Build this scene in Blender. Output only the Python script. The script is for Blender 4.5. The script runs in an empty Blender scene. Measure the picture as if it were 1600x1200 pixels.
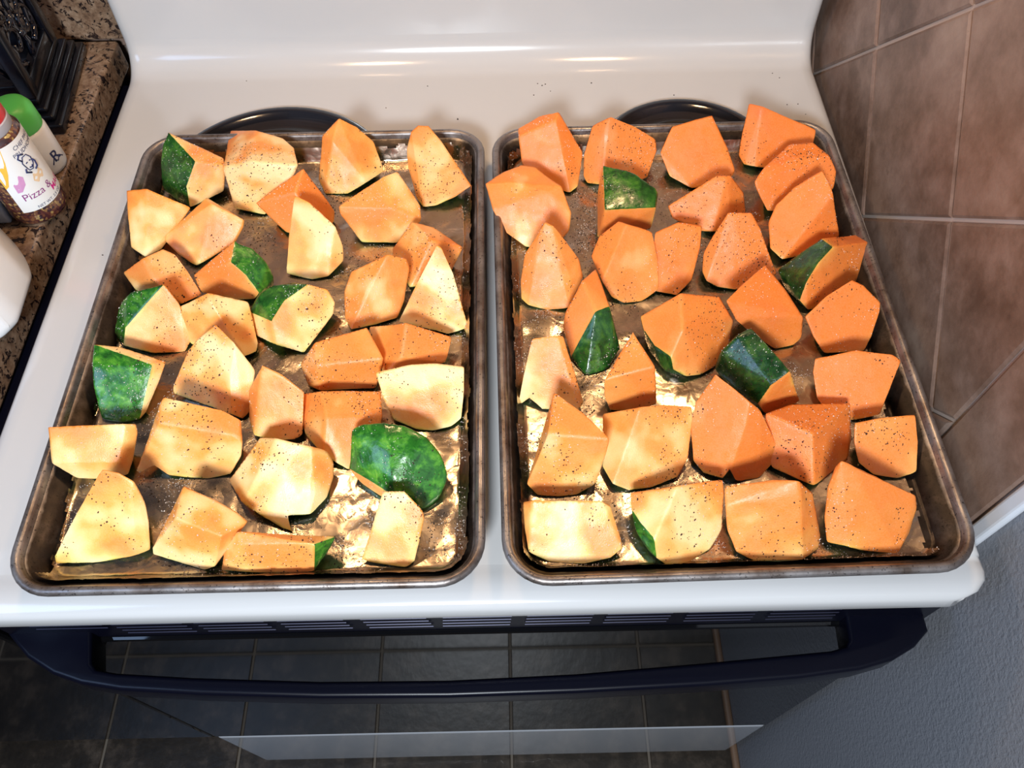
import bpy, bmesh, math, random
import numpy as np
from mathutils import Vector, Matrix, noise
from mathutils.bvhtree import BVHTree
random.seed(7); RNG = np.random.default_rng(7)
SC = bpy.context.scene; COL = SC.collection
PI = math.pi

# ------------------------------------------------------------------ camera, world, lights, exposure
def rmat(a, b, c):
    return Matrix.Rotation(a, 3, 'Z') @ Matrix.Rotation(b, 3, 'X') @ Matrix.Rotation(c, 3, 'Z')
CAMP = Vector((0.0373, -0.3976, 0.5577)); CAMR = rmat(-0.0018, 0.5606, -0.0194); FPX = 1239.0
cd = bpy.data.cameras.new('camera'); cam = bpy.data.objects.new('camera', cd); COL.objects.link(cam)
cam.matrix_world = Matrix.Translation(CAMP) @ CAMR.to_4x4()
cd.sensor_width = 36; cd.lens = 36 * FPX / 1600; cd.clip_start = .01; cd.clip_end = 30
SC.camera = cam
SC.view_settings.view_transform = 'Standard'; SC.view_settings.look = 'None'
SC.view_settings.gamma = 1; SC.view_settings.use_curve_mapping = False
SC.view_settings.exposure = 0.0
w = bpy.data.worlds.new('world'); SC.world = w; w.use_nodes = True
w.node_tree.nodes['Background'].inputs[0].default_value = (.62, .72, 1.0, 1)
w.node_tree.nodes['Background'].inputs[1].default_value = 0.05

def area(name, loc, target, sx, sy, power, col):
    l = bpy.data.lights.new(name, 'AREA'); l.shape = 'RECTANGLE'; l.size = sx; l.size_y = sy
    l.energy = power; l.color = col
    o = bpy.data.objects.new(name, l); COL.objects.link(o); o.location = loc
    o.rotation_euler = (Vector(target) - Vector(loc)).to_track_quat('-Z', 'Y').to_euler()
    return o
area('ceiling_light', (-.10, -1.03, .82), (-.12, -.03, 0), .22, .18, 24, (.86, .93, 1.0))
area('window_light', (-1.0, -.62, .80), (-.1, .08, 0), .55, .5, 5.2, (.42, .62, 1.0))
for hx in (-.20, .21):
    area('hood_lamp_light', (hx, .17, .655), (hx, .15, 0), .07, .07, 1.6, (1.0, .62, .32))

# ------------------------------------------------------------------ helpers
def tag(o, label=None, cat=None, group=None, kind=None):
    if label: o['label'] = label
    if cat: o['category'] = cat
    if group: o['group'] = group
    if kind: o['kind'] = kind
    return o
def empty(name, loc=(0, 0, 0), rz=0):
    o = bpy.data.objects.new(name, None); COL.objects.link(o); o.location = loc; o.rotation_euler = (0, 0, rz)
    o.empty_display_size = .02
    return o
def link(name, me, mat=None, parent=None, smooth=False):
    if mat is not None and not me.materials: me.materials.append(mat)
    if smooth: me.polygons.foreach_set('use_smooth', [True] * len(me.polygons))
    o = bpy.data.objects.new(name, me); COL.objects.link(o)
    if parent is not None: o.parent = parent
    return o
def mesh(name, V, F):
    me = bpy.data.meshes.new(name); me.from_pydata([tuple(v) for v in V], [], [tuple(f) for f in F]); me.update()
    return me
def bmobj(name, bm, mat=None, parent=None, smooth=False, sharp=None):
    me = bpy.data.meshes.new(name)
    bmesh.ops.recalc_face_normals(bm, faces=bm.faces[:])
    if sharp is not None:
        for e in bm.edges:
            if len(e.link_faces) == 2 and e.calc_face_angle(0) > sharp: e.smooth = False
        smooth = True
    bm.to_mesh(me); bm.free()
    return link(name, me, mat, parent, smooth)
def box_bm(lo, hi, bev=0, seg=2):
    bm = bmesh.new(); bmesh.ops.create_cube(bm, size=1)
    for v in bm.verts:
        v.co = Vector([(lo[i] + hi[i]) / 2 + v.co[i] * (hi[i] - lo[i]) for i in range(3)])
    if bev: bmesh.ops.bevel(bm, geom=bm.edges[:], offset=bev, segments=seg, profile=.5, affect='EDGES')
    return bm
def prism_bm(pts, z0, z1, bev=0, seg=2, topscale=1):
    bm = bmesh.new(); n = len(pts)
    cx = sum(p[0] for p in pts) / n; cy = sum(p[1] for p in pts) / n
    a = [bm.verts.new((p[0], p[1], z0)) for p in pts]
    b = [bm.verts.new((cx + (p[0] - cx) * topscale, cy + (p[1] - cy) * topscale, z1)) for p in pts]
    bm.faces.new(a[::-1]); bm.faces.new(b)
    for i in range(n): bm.faces.new((a[i], a[(i + 1) % n], b[(i + 1) % n], b[i]))
    if bev: bmesh.ops.bevel(bm, geom=bm.edges[:], offset=bev, segments=seg, profile=.5, affect='EDGES')
    return bm
def lathe_bm(prof, n=48, cx=0, cy=0, closed=False):
    bm = bmesh.new(); rings = []
    for r, z in prof:
        if r < 1e-6: rings.append([bm.verts.new((cx, cy, z))])
        else: rings.append([bm.verts.new((cx + r * math.cos(2 * PI * i / n), cy + r * math.sin(2 * PI * i / n), z)) for i in range(n)])
    pairs = list(zip(rings[:-1], rings[1:]))
    if closed: pairs.append((rings[-1], rings[0]))
    for A, B in pairs:
        for i in range(n):
            j = (i + 1) % n
            if len(A) == 1 and len(B) == 1: continue
            if len(A) == 1: bm.faces.new((A[0], B[i], B[j]))
            elif len(B) == 1: bm.faces.new((A[i], B[0], A[j]))
            else: bm.faces.new((A[i], B[i], B[j], A[j]))
    return bm
def tube_into(bm, pts, r, n=8, cyc=False):
    pts = [Vector(p) for p in pts]; rings = []; m = len(pts)
    up = None
    for k in range(m):
        if cyc: t = pts[(k + 1) % m] - pts[k - 1]
        else: t = pts[min(k + 1, m - 1)] - pts[max(k - 1, 0)]
        t.normalize()
        if up is None:
            up = Vector((0, 0, 1)) if abs(t.z) < .9 else Vector((1, 0, 0))
        x = up - t * up.dot(t); x.normalize(); y = t.cross(x); up = x
        rr = r[k] if isinstance(r, (list, tuple)) else r
        rings.append([bm.verts.new(pts[k] + (x * math.cos(2 * PI * i / n) + y * math.sin(2 * PI * i / n)) * rr) for i in range(n)])
    prs = list(zip(rings[:-1], rings[1:]))
    if cyc: prs.append((rings[-1], rings[0]))
    for A, B in prs:
        for i in range(n): bm.faces.new((A[i], A[(i + 1) % n], B[(i + 1) % n], B[i]))
    if not cyc:
        bm.faces.new(rings[0][::-1]); bm.faces.new(rings[-1])
def camray(px, py):
    return CAMR @ Vector(((px - 800) / FPX, -(py - 600) / FPX, -1.0))
def at(px, py, z):
    d = camray(px, py); return CAMP + d * ((z - CAMP.z) / d.z)

# ------------------------------------------------------------------ materials
class NT:
    def __init__(s, name):
        s.m = bpy.data.materials.new(name); s.m.use_nodes = True; s.t = s.m.node_tree
        s.b = s.t.nodes['Principled BSDF']; s.n = s.t.nodes
    def new(s, kind, **kw):
        n = s.n.new(kind)
        for k, v in kw.items():
            if k.startswith('i_'):
                key = k[2:].replace('_', ' ')
                n.inputs[int(key) if key.isdigit() else key].default_value = v
            else: setattr(n, k, v)
        return n
    def l(s, a, b): s.t.links.new(a, b)
    def co(s, kind='Object'):
        return s.new('ShaderNodeTexCoord').outputs[kind]
    def noise(s, scale, detail=4, rough=.5, vec=None, out='Fac', dist=0):
        n = s.new('ShaderNodeTexNoise', i_Scale=scale, i_Detail=detail, i_Roughness=rough, i_Distortion=dist)
        s.l(vec if vec is not None else s.co(), n.inputs['Vector']); return n.outputs[out]
    def ramp(s, fac, stops, interp='LINEAR'):
        r = s.new('ShaderNodeValToRGB'); r.color_ramp.interpolation = interp
        e = r.color_ramp.elements
        while len(e) < len(stops): e.new(.5)
        for q, (p, c) in zip(e, stops):
            q.position = p; q.color = (*c, 1) if len(c) == 3 else c
        s.l(fac, r.inputs[0]); return r.outputs[0]
    def mix(s, fac, a, b, mode='MIX'):
        n = s.new('ShaderNodeMix', data_type='RGBA', blend_type=mode)
        for k, v in ((0, fac), (6, a), (7, b)):
            if hasattr(v, 'is_linked') or hasattr(v, 'links'): s.l(v, n.inputs[k])
            else: n.inputs[k].default_value = v if k == 0 else (*v, 1)
        return n.outputs[2]
    def bump(s, h, strength, dist, normal=None):
        b = s.new('ShaderNodeBump', i_Strength=strength, i_Distance=dist); s.l(h, b.inputs['Height'])
        if normal is not None: s.l(normal, b.inputs['Normal'])
        s.l(b.outputs[0], s.b.inputs['Normal']); return b.outputs[0]
    def math(s, op, a, b=0.0, c=0.0):
        n = s.new('ShaderNodeMath', operation=op)
        for i, v in enumerate((a, b, c)):
            if hasattr(v, 'links'): s.l(v, n.inputs[i])
            else: n.inputs[i].default_value = v
        return n.outputs[0]
    def set(s, **kw):
        for k, v in kw.items():
            inp = s.b.inputs[k.replace('_', ' ')]
            if hasattr(v, 'links'): s.l(v, inp)
            else: inp.default_value = (*v, 1) if isinstance(v, tuple) and len(v) == 3 and inp.type == 'RGBA' else v
        return s
def simple(name, col, rough=.5, metal=0, coat=0, spec=.5, **kw):
    n = NT(name); n.set(Base_Color=col, Roughness=rough, Metallic=metal, Coat_Weight=coat); n.b.inputs['Specular IOR Level'].default_value = spec
    n.set(**kw)
    return n.m

def mat_flesh():
    n = NT('squash_flesh')
    at_ = n.new('ShaderNodeAttribute', attribute_name='rind_dist').outputs['Fac']
    oi = n.new('ShaderNodeObjectInfo')
    sep = n.new('ShaderNodeSeparateColor'); n.l(oi.outputs['Color'], sep.inputs[0]); tone = sep.outputs[0]
    co = n.co()
    d = n.math('ADD', at_, n.math('MULTIPLY', n.math('SUBTRACT', n.noise(60, 3, .5, co), .5), .006))
    d = n.math('DIVIDE', d, .04)
    pale = n.ramp(d, [(0, (.42, .48, .08)), (.022, (.80, .68, .20)), (.08, (.89, .57, .18)), (.30, (.88, .46, .10)), (.75, (.85, .33, .035))])
    deep = n.ramp(d, [(0, (.36, .36, .04)), (.022, (.70, .38, .045)), (.07, (.72, .22, .018)), (.30, (.69, .135, .006)), (.75, (.67, .11, .004))])
    c = n.mix(tone, deep, pale)
    off = n.new('ShaderNodeVectorMath', operation='ADD'); n.l(co, off.inputs[0]); n.l(n.math('MULTIPLY', oi.outputs['Random'], 9.0), off.inputs[1])
    big = n.math('ADD', n.noise(30, 2, .45, off.outputs[0]), n.math('MULTIPLY', n.math('SUBTRACT', .62, tone), .22))
    c = n.mix(n.math('MULTIPLY', n.ramp(big, [(.42, (0, 0, 0)), (.60, (1, 1, 1))]), .75), c, (.74, .165, .008))
    c = n.mix(n.math('MULTIPLY', n.ramp(big, [(.32, (1, 1, 1)), (.46, (0, 0, 0))]), n.math('MULTIPLY', tone, .8)), c, (.92, .70, .36))
    fib = n.noise(900, 2, .7, co)
    c = n.mix(.10, c, n.ramp(fib, [(.3, (.75, .35, .08)), (.7, (1, .8, .5))]))
    n.set(Base_Color=c, Roughness=n.ramp(n.noise(70, 3, .6, co), [(.35, (.28,) * 3), (.65, (.55,) * 3)]))
    n.b.inputs['Subsurface Weight'].default_value = .10
    n.b.inputs['Subsurface Radius'].default_value = (1.0, .45, .12); n.b.inputs['Subsurface Scale'].default_value = .004
    n.bump(n.noise(1100, 3, .6, co), .35, .0006)
    return n.m
def mat_rind():
    n = NT('squash_rind'); co = n.co()
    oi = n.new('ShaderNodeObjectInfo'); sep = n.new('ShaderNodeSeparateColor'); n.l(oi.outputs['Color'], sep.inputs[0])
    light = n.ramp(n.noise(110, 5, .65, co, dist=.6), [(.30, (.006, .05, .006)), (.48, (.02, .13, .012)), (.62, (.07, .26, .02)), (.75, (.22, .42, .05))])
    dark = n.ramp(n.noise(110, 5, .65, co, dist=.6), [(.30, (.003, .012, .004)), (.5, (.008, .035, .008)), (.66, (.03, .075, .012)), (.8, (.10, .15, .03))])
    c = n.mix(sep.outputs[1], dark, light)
    n.set(Base_Color=c, Roughness=n.ramp(n.noise(120, 3, .6, co), [(.35, (.16,) * 3), (.65, (.36,) * 3)]), Coat_Weight=.35, Coat_Roughness=.12)
    n.bump(n.noise(260, 4, .6, co), .35, .0012)
    return n.m
def mat_foil():
    n = NT('aluminium_foil'); co = n.co()
    v = n.new('ShaderNodeTexVoronoi', feature='DISTANCE_TO_EDGE', i_Scale=55.0)
    n.l(n.mix(.12, co, n.noise(25, 3, .5, co, 'Color')), v.inputs['Vector'])
    h = n.math('ADD', n.math('MULTIPLY', v.outputs['Distance'], .6), n.math('MULTIPLY', n.noise(45, 3, .5, co, dist=1.2), 1.0))
    n.set(Base_Color=(.50, .415, .33), Metallic=1.0, Roughness=n.ramp(n.noise(30, 4, .6, co), [(.3, (.18,) * 3), (.7, (.34,) * 3)]))
    n.bump(h, .12, .004)
    return n.m
def mat_pan():
    n = NT('browned_aluminium'); co = n.co()
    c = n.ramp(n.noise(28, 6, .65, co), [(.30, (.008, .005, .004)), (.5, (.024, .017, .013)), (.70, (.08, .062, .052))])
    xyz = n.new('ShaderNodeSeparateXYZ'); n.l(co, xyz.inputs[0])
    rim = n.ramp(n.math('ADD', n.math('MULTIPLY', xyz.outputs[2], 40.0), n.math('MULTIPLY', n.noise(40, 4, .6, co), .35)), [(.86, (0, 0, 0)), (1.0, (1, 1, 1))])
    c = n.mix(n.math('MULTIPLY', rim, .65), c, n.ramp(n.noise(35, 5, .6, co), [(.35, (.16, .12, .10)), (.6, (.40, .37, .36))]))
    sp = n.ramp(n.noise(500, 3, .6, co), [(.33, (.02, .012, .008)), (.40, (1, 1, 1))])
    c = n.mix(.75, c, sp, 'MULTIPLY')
    n.set(Base_Color=c, Metallic=.7, Roughness=n.ramp(n.noise(60, 4, .6, co), [(.3, (.28,) * 3), (.7, (.48,) * 3)]))
    n.bump(n.noise(400, 3, .6, co), .15, .0005)
    return n.m
def mat_granite():
    n = NT('speckled_granite'); co = n.co()
    c = n.ramp(n.noise(110, 6, .7, co), [(.30, (.10, .06, .04)), (.45, (.20, .125, .08)), (.60, (.29, .20, .135)), (.8, (.38, .31, .25))])
    k = n.ramp(n.noise(150, 5, .65, n.mix(.03, co, n.noise(60, 2, .5, co, 'Color'))), [(.41, (1, 1, 1)), (.47, (0, 0, 0))])
    c = n.mix(k, c, (.018, .012, .012))
    n.set(Base_Color=c, Roughness=.16)
    return n.m
def mat_walltile():
    n = NT('brown_wall_tile'); co = n.co()
    oi = n.new('ShaderNodeObjectInfo').outputs['Random']
    c = n.ramp(n.noise(14, 7, .68, co), [(.30, (.06, .034, .024)), (.43, (.125, .078, .058)), (.55, (.20, .135, .108)), (.72, (.29, .215, .175))])
    k = n.ramp(n.noise(26, 8, .75, co, dist=.8), [(.30, (1, 1, 1)), (.38, (0, 0, 0))])
    c = n.mix(n.math('MULTIPLY', k, .7), c, (.055, .03, .02))
    c = n.mix(n.math('MULTIPLY', oi, .25), c, (.36, .22, .15))
    n.set(Base_Color=c, Roughness=.42)
    n.bump(n.noise(90, 5, .6, co), .3, .0015)
    return n.m
def mat_floortile():
    n = NT('dark_floor_tile'); co = n.co()
    c = n.ramp(n.noise(22, 7, .7, co), [(.30, (.010, .007, .004)), (.5, (.026, .018, .011)), (.66, (.07, .05, .034)), (.8, (.19, .145, .10))])
    n.set(Base_Color=c, Roughness=.35); n.bump(n.noise(60, 4, .6, co), .2, .002)
    return n.m
def mat_drywall():
    n = NT('textured_drywall_paint'); co = n.co()
    n.set(Base_Color=(.20, .205, .225), Roughness=.6)
    n.bump(n.noise(260, 3, .55, co), .4, .0028)
    return n.m
def mat_enamel():
    n = NT('white_stove_enamel'); co = n.co()
    n.set(Base_Color=(.50, .49, .48), Roughness=.16, Coat_Weight=.3, Coat_Roughness=.08)
    n.bump(n.noise(12, 2, .5, co), .05, .002)
    return n.m
M = dict(
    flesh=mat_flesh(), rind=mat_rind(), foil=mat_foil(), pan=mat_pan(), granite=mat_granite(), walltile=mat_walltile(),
    floortile=mat_floortile(), drywall=mat_drywall(), enamel=mat_enamel(),
    grout=simple('grout', (.42, .33, .28), .9), fgrout=simple('floor_grout', (.15, .12, .09), .9),
    bull=simple('pale_edge_trim', (.60, .62, .66), .5), caulk=simple('brown_base_trim', (.16, .09, .05), .6),
    black=simple('black_plastic', (.002, .0022, .006), .30, spec=.18), glass=simple('black_oven_glass', (.0025, .0025, .003), .035, spec=.38),
    burner=simple('black_porcelain', (.012, .013, .018), .12, coat=.5), coil=simple('dark_heating_coil', (.03, .028, .028), .55, .6),
    iron=simple('black_lacquered_metal', (.003, .0035, .007), .26, spec=.4, coat=.25),
    scroll=simple('glossy_black_lacquer', (.003, .004, .010), .10, spec=.6, coat=.8),
    vent=simple('vent_bar_metal', (.012, .012, .03), .42, .5),
    drawer=simple('white_drawer_enamel', (.40, .41, .43), .12, coat=.5),
    pepper=simple('ground_black_pepper', (.028, .014, .008), .8),
    salt=simple('salt_grain', (.86, .80, .74), .25, Transmission_Weight=.25),
    red=simple('red_cap_plastic', (.75, .035, .045), .35), grey=simple('grey_ring_plastic', (.42, .42, .46), .4),
    green=simple('green_cap_plastic', (.10, .55, .10), .4), white=simple('white_plastic', (.78, .79, .80), .3),
    paper=simple('white_label_paper', (.82, .82, .80), .5), ink=simple('dark_blue_ink', (.02, .03, .12), .6),
    purple=simple('purple_ink', (.28, .05, .22), .6), magenta=simple('magenta_ink', (.65, .01, .25), .6),
    yellow=simple('yellow_label_print', (.85, .50, .06), .6), pink=simple('pink_label_print', (.62, .30, .52), .6), tan=simple('tan_label_print', (.80, .58, .36), .6),
    ceramic=simple('white_ceramic', (.82, .83, .84), .22, coat=.3), bluep=simple('blue_grey_plastic', (.30, .36, .46), .3),
    hood=simple('hood_black', (.02, .02, .022), .4),
    bulb=simple('lamp_lens', (.9, .85, .75), .4),
)
def mat_spice():
    n = NT('mixed_spice_in_clear_plastic'); co = n.co()
    v = n.new('ShaderNodeTexVoronoi', i_Scale=420.0); n.l(co, v.inputs['Vector'])
    c = n.ramp(v.outputs['Color'], [(.2, (.025, .006, .012)), (.5, (.09, .02, .016)), (.72, (.20, .085, .03)), (.9, (.45, .33, .11))])
    n.set(Base_Color=c, Roughness=.5, Coat_Weight=1.0, Coat_Roughness=.06); return n.m
M['spice'] = mat_spice()
M['bulb'].node_tree.nodes['Principled BSDF'].inputs['Emission Color'].default_value = (1, .72, .42, 1)
M['bulb'].node_tree.nodes['Principled BSDF'].inputs['Emission Strength'].default_value = 12

# ------------------------------------------------------------------ setting: floor, walls
FZ = -.90
fl = bmobj('floor', box_bm((-1.6, -1.6, FZ - .05), (.418, .45, FZ - .003)), M['fgrout']); tag(fl, kind='structure')
fl['label'] = 'dark brown tiled kitchen floor'
P = .2297; tile_me = None
for i in range(-7, 4):
    for j in range(-4, 5):
        x0 = -.4343 + P * (i + .0); y0 = -.405 + P * j
        x1, y1 = min(x0 + P, .416), min(y0 + P, .45)
        if x0 > .40 or y0 > .2 or x1 - x0 < .02: continue
        full = abs(x1 - x0 - P) < 1e-4 and abs(y1 - y0 - P) < 1e-4
        g = .0022
        if full and tile_me is not None:
            o = bpy.data.objects.new('floor_tile', tile_me); COL.objects.link(o); o.parent = fl; o.location = (x0, y0, 0)
        else:
            bm = box_bm((g, g, FZ - .003), (x1 - x0 - g, y1 - y0 - g, FZ), .0012, 1)
            o = bmobj('floor_tile', bm, M['floortile'], fl); o.location = (x0, y0, 0)
            if full: tile_me = o.data
WX = .402
wr = bmobj('wall_right', box_bm((WX, -1.6, FZ), (WX + .08, .45, .75)), M['drywall']); tag(wr, 'blue grey textured painted wall with brown tiled part', kind='structure')
TX0, TX1 = WX, WX - .006
back = bmobj('tile_grout', box_bm((WX - .0035, -.168, -.30), (WX + .001, .44, .60)), M['grout'], wr)
def clip(poly, n, c):      # keep n.p <= c
    out = []
    for k in range(len(poly)):
        a, b = poly[k], poly[(k + 1) % len(poly)]
        da, db = n[0] * a[0] + n[1] * a[1] - c, n[0] * b[0] + n[1] * b[1] - c
        if da <= 0: out.append(a)
        if da * db < 0:
            t = da / (da - db); out.append((a[0] + t * (b[0] - a[0]), a[1] + t * (b[1] - a[1])))
    return out
def tile_right(poly, g=.0018):
    # shrink by grout then extrude along -x with a bevelled lip
    area2 = sum(poly[k][0] * poly[(k + 1) % len(poly)][1] - poly[(k + 1) % len(poly)][0] * poly[k][1] for k in range(len(poly)))
    if abs(area2) < .0002: return
    if area2 < 0: poly = poly[::-1]
    def inset(pl, d):
        q = list(pl)
        for k in range(len(pl)):
            a, b = Vector(pl[k]), Vector(pl[(k + 1) % len(pl)])
            t = (b - a)
            if t.length < 1e-6: continue
            t.normalize(); nn = (t.y, -t.x)
            q = clip(q, nn, nn[0] * a.x + nn[1] * a.y - d)
        return q
    A = inset(poly, g); B = inset(poly, g + .0022)
    if len(A) != len(B) or len(A) < 3: B = A
    bm = bmesh.new(); jit = random.uniform(-.0004, .0004)
    a = [bm.verts.new((TX0 - .001, y, z)) for y, z in A]; m = [bm.verts.new((TX1 + .0012 + jit, y, z)) for y, z in A]
    f = [bm.verts.new((TX1 + jit, y, z)) for y, z in B] if B is not A else m
    k = len(a)
    for i in range(k):
        j = (i + 1) % k
        bm.faces.new((a[i], a[j], m[j], m[i]))
        if f is not m: bm.faces.new((m[i], m[j], f[j], f[i]))
    bm.faces.new(f); bm.faces.new(a[::-1])
    bmobj('tile', bm, M['walltile'], wr)
c1 = [.200 + .2295 * k for k in range(-5, 4)]      # y - z
c2 = [.1305 + .2257 * k for k in range(-3, 6)]     # y + z
for i in range(len(c1) - 1):
    for j in range(len(c2) - 1):
        q = []
        for u, v in ((c1[i], c2[j]), (c1[i + 1], c2[j]), (c1[i + 1], c2[j + 1]), (c1[i], c2[j + 1])):
            q.append(((u + v) / 2, (v - u) / 2))
        for nrm, c in (((-1, 0), .0875), ((1, 0), .44), ((0, -1), .28), ((0, 1), .60)):
            q = clip(q, nrm, c)
            if len(q) < 3: break
        if len(q) >= 3: tile_right(q)
for z0 in (-.29, -.085, .12, .325): tile_right([(-.166, z0), (-.0875, z0), (-.0875, z0 + .205), (-.166, z0 + .205)])
bm = bmesh.new()
prof = [(0, 0), (.0, -.009), (.004, -.0135), (.010, -.015), (.010, 0)]
bmobj('trim_1', box_bm((WX - .0075, -.181, -.30), (WX, -.167, .60), .003, 3), M['bull']); tag(bpy.data.objects['trim_1'], 'pale edge strip ending the wall tiles', kind='structure')
tb = bmobj('baseboard_right', box_bm((WX - .012, -1.6, FZ), (WX, -.20, FZ + .014), .005, 3), M['caulk']); tag(tb, 'thin brown strip where wall meets floor', kind='structure')
wb = bmobj('wall_back', box_bm((-1.6, .452, FZ), (WX, .52, 1.3)), M['grout']); tag(wb, kind='structure')
for i in range(-7, 3):
    for j in range(0, 6):
        x0, z0 = WX - .165 * (i + 7) + .165 * 0, -.02 + .165 * j
        bm = box_bm((x0 + .002 - .165, .445, z0 + .002), (x0 - .002, .453, z0 + .163), .002, 1)
        bmobj('tile', bm, M['walltile'], wb)
bs = bmobj('backsplash', box_bm((-1.3, .432, .0), (-.386, .4449, .10), .002), M['granite']); tag(bs, 'low granite upstand behind the counter', 'backsplash')

# counter on the left, with the dark appliance below it
ct = bmobj('countertop', box_bm((-1.3, -.245, -.035), (-.4075, .4315, -.0005), .003, 3), M['granite'], smooth=False)
tag(ct, 'brown granite countertop with black specks, left of the white stove', 'countertop')
cab = empty('dishwasher', (-.70, -.2, FZ)); tag(cab, 'dark glossy appliance front under the counter left of the stove', 'appliance')
bmobj('front_panel', box_bm((-.30, -.0235, .293), (.3225, .01, .862), .003), M['glass'], cab)
bmobj('body', box_bm((-.30, .012, .29), (.3225, .60, .862)), M['black'], cab)
bmobj('recessed_base', box_bm((-.30, .10, .0), (.3225, .58, .289)), M['black'], cab)

# ------------------------------------------------------------------ stove
stove = empty('stove', (0, 0, FZ)); tag(stove, 'white electric stove with coil burners and black oven door, between counter and tiled wall', 'stove')
def onstove(o): o.location.z -= FZ - o.location.z * 0; return o
SW = .379; SF = -.2335; SB = .352
def enamel_profile():
    p = [(SF + .006, -.034), (SF + .003, -.0325), (SF + .0005, -.024), (SF, -.0095), (SF + .0012, -.0052), (SF + .0045, -.0020), (SF + .013, -.0002), (SF + .020, 0), (SF + .026, -.0008), (SF + .032, -.0018)]
    n = 26
    for k in range(n + 1): p.append((SF + .032 + (SB - .0 - SF - .032) * k / n, -.0018))
    R = .034
    for k in range(1, 13):
        a = k / 12 * math.radians(86); p.append((SB + R * math.sin(a), -.0018 + R * (1 - math.cos(a))))
    y, z = p[-1]
    for k in range(1, 7): p.append((y + .012 * k / 6, z + .16 * k / 6))
    y, z = p[-1]
    p += [(y + .003, z + .008), (y + .010, z + .012), (y + .03, z + .013)]
    return p
prof = enamel_profile()
xs = [-SW, -SW + .0005, -SW + .002, -SW + .005, -SW + .010, -SW + .016, -SW + .022] + [-SW + .022 + (2 * SW - .044) * k / 30 for k in range(1, 30)]
xs += [-x for x in xs[:7]][::-1]
def edge_drop(x):          # rolled side edge and slight raised lip
    e = SW - abs(x)
    if e < .010: return -(.010 - math.sqrt(max(0, .010 ** 2 - (.010 - e) ** 2)))
    return 0
def lip(x):
    e = SW - abs(x)
    return .0018 * max(0, min(1, (.022 - e) / .008)) if e < .022 else 0
def ring_strip(ps):
    V, F = [], []
    return V, F
P3 = []
for k, (y, z) in enumerate(prof):
    a = Vector(prof[max(k - 1, 0)]); b = Vector(prof[min(k + 1, len(prof) - 1)]); t = (b - a).normalized(); nrm = Vector((-t.y, t.x))
    for x in xs:
        e = SW - abs(x); d = edge_drop(x); lp = lip(x) if k > 9 else 0
        xx = x
        # round the front corners in plan
        fy = y - SF; R = .022
        sx = 0
        if fy < R: 
            sx = R - math.sqrt(max(0, R * R - (R - max(fy, 0)) ** 2))
        xx = x - math.copysign(sx * min(1, abs(x) / SW) ** 6, x)
        q = Vector((y, z)) + nrm * (d + lp)
        P3.append((xx, q.x, q.y))
nx = len(xs); F = []
split = 48
def strip_faces(k0, k1):
    return [(k * nx + i, k * nx + i + 1, (k + 1) * nx + i + 1, (k + 1) * nx + i) for k in range(k0, k1) for i in range(nx - 1)]
def submesh(name, faces):
    used = sorted({v for f in faces for v in f}); mp = {v: i for i, v in enumerate(used)}
    me = mesh(name, [(P3[v][0], P3[v][1], P3[v][2] - FZ) for v in used], [[mp[v] for v in f] for f in faces])
    return me
ck = submesh('cooktop', strip_faces(0, split))
# side skirts
o_ck = link('cooktop', ck, M['enamel'], stove, True)
o_bg = link('backguard', submesh('backguard', strip_faces(split, len(prof) - 1)), M['enamel'], stove, True)
m = o_ck.modifiers.new('thick', 'SOLIDIFY'); m.thickness = .004; m.offset = -1; m.use_rim = False
m = o_bg.modifiers.new('thick', 'SOLIDIFY'); m.thickness = .006; m.offset = -1; m.use_rim = False
# body behind the enamel, everything in stove coordinates (z from the floor)
H = -FZ
def sbox(name, lo, hi, mat, bev=.002, parent=stove, seg=2):
    return bmobj(name, box_bm((lo[0], lo[1], lo[2] + H), (hi[0], hi[1], hi[2] + H), bev, seg), mat, parent)
sbox('side_panel', (-.377, -.205, -.85), (-.371, .42, -.012), M['black'])
sbox('side_panel', (.371, -.205, -.85), (.377, .42, -.012), M['black'])
sbox('backguard_body', (-.372, .412, -.01), (.372, .43, .16), M['black'])
sbox('oven_body', (-.3705, -.200, -.85), (.3705, .41, -.03), M['black'])
sbox('trim_bar', (-.366, -.2270, -.045), (.366, -.2005, -.0355), M['black'], .003)
sbox('vent_panel', (-.374, -.2205, -.104), (.374, -.2005, -.0455), M['black'], .002)
door = sbox('oven_door', (-.376, -.2235, -.605), (.376, -.2005, -.1045), M['glass'], .003)
dr = sbox('storage_drawer', (-.376, -.2235, -.852), (.376, -.2005, -.611), M['drawer'], .006, seg=4)
sbox('toe_panel', (-.36, -.15, -.9), (.36, .40, -.853), M['black'])
vx = [(-.3425, -.286, 2), (-.279, -.2235, 4), (-.2145, -.160, 4), (-.1495, -.098, 4), (-.0845, -.033, 4), (-.020, .034, 4), (.046, .098, 4), (.109, .160, 4), (.172, .226, 4), (.238, .292, 4)]
for k, (a, b, nb) in enumerate(vx):
    bm = bmesh.new()
    for r in range(nb):
        z = -.0635 - r * .0078 + H; sh = .004 * r if k < 5 else -.002 * r
        if k > 7: sh = 0
        tube_into(bm, [(a + sh * .3, -.2218, z), (b + sh * .3, -.2218, z)], .0006, 6)
    bmobj('vent_grille', bm, M['vent'], stove)
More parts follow.
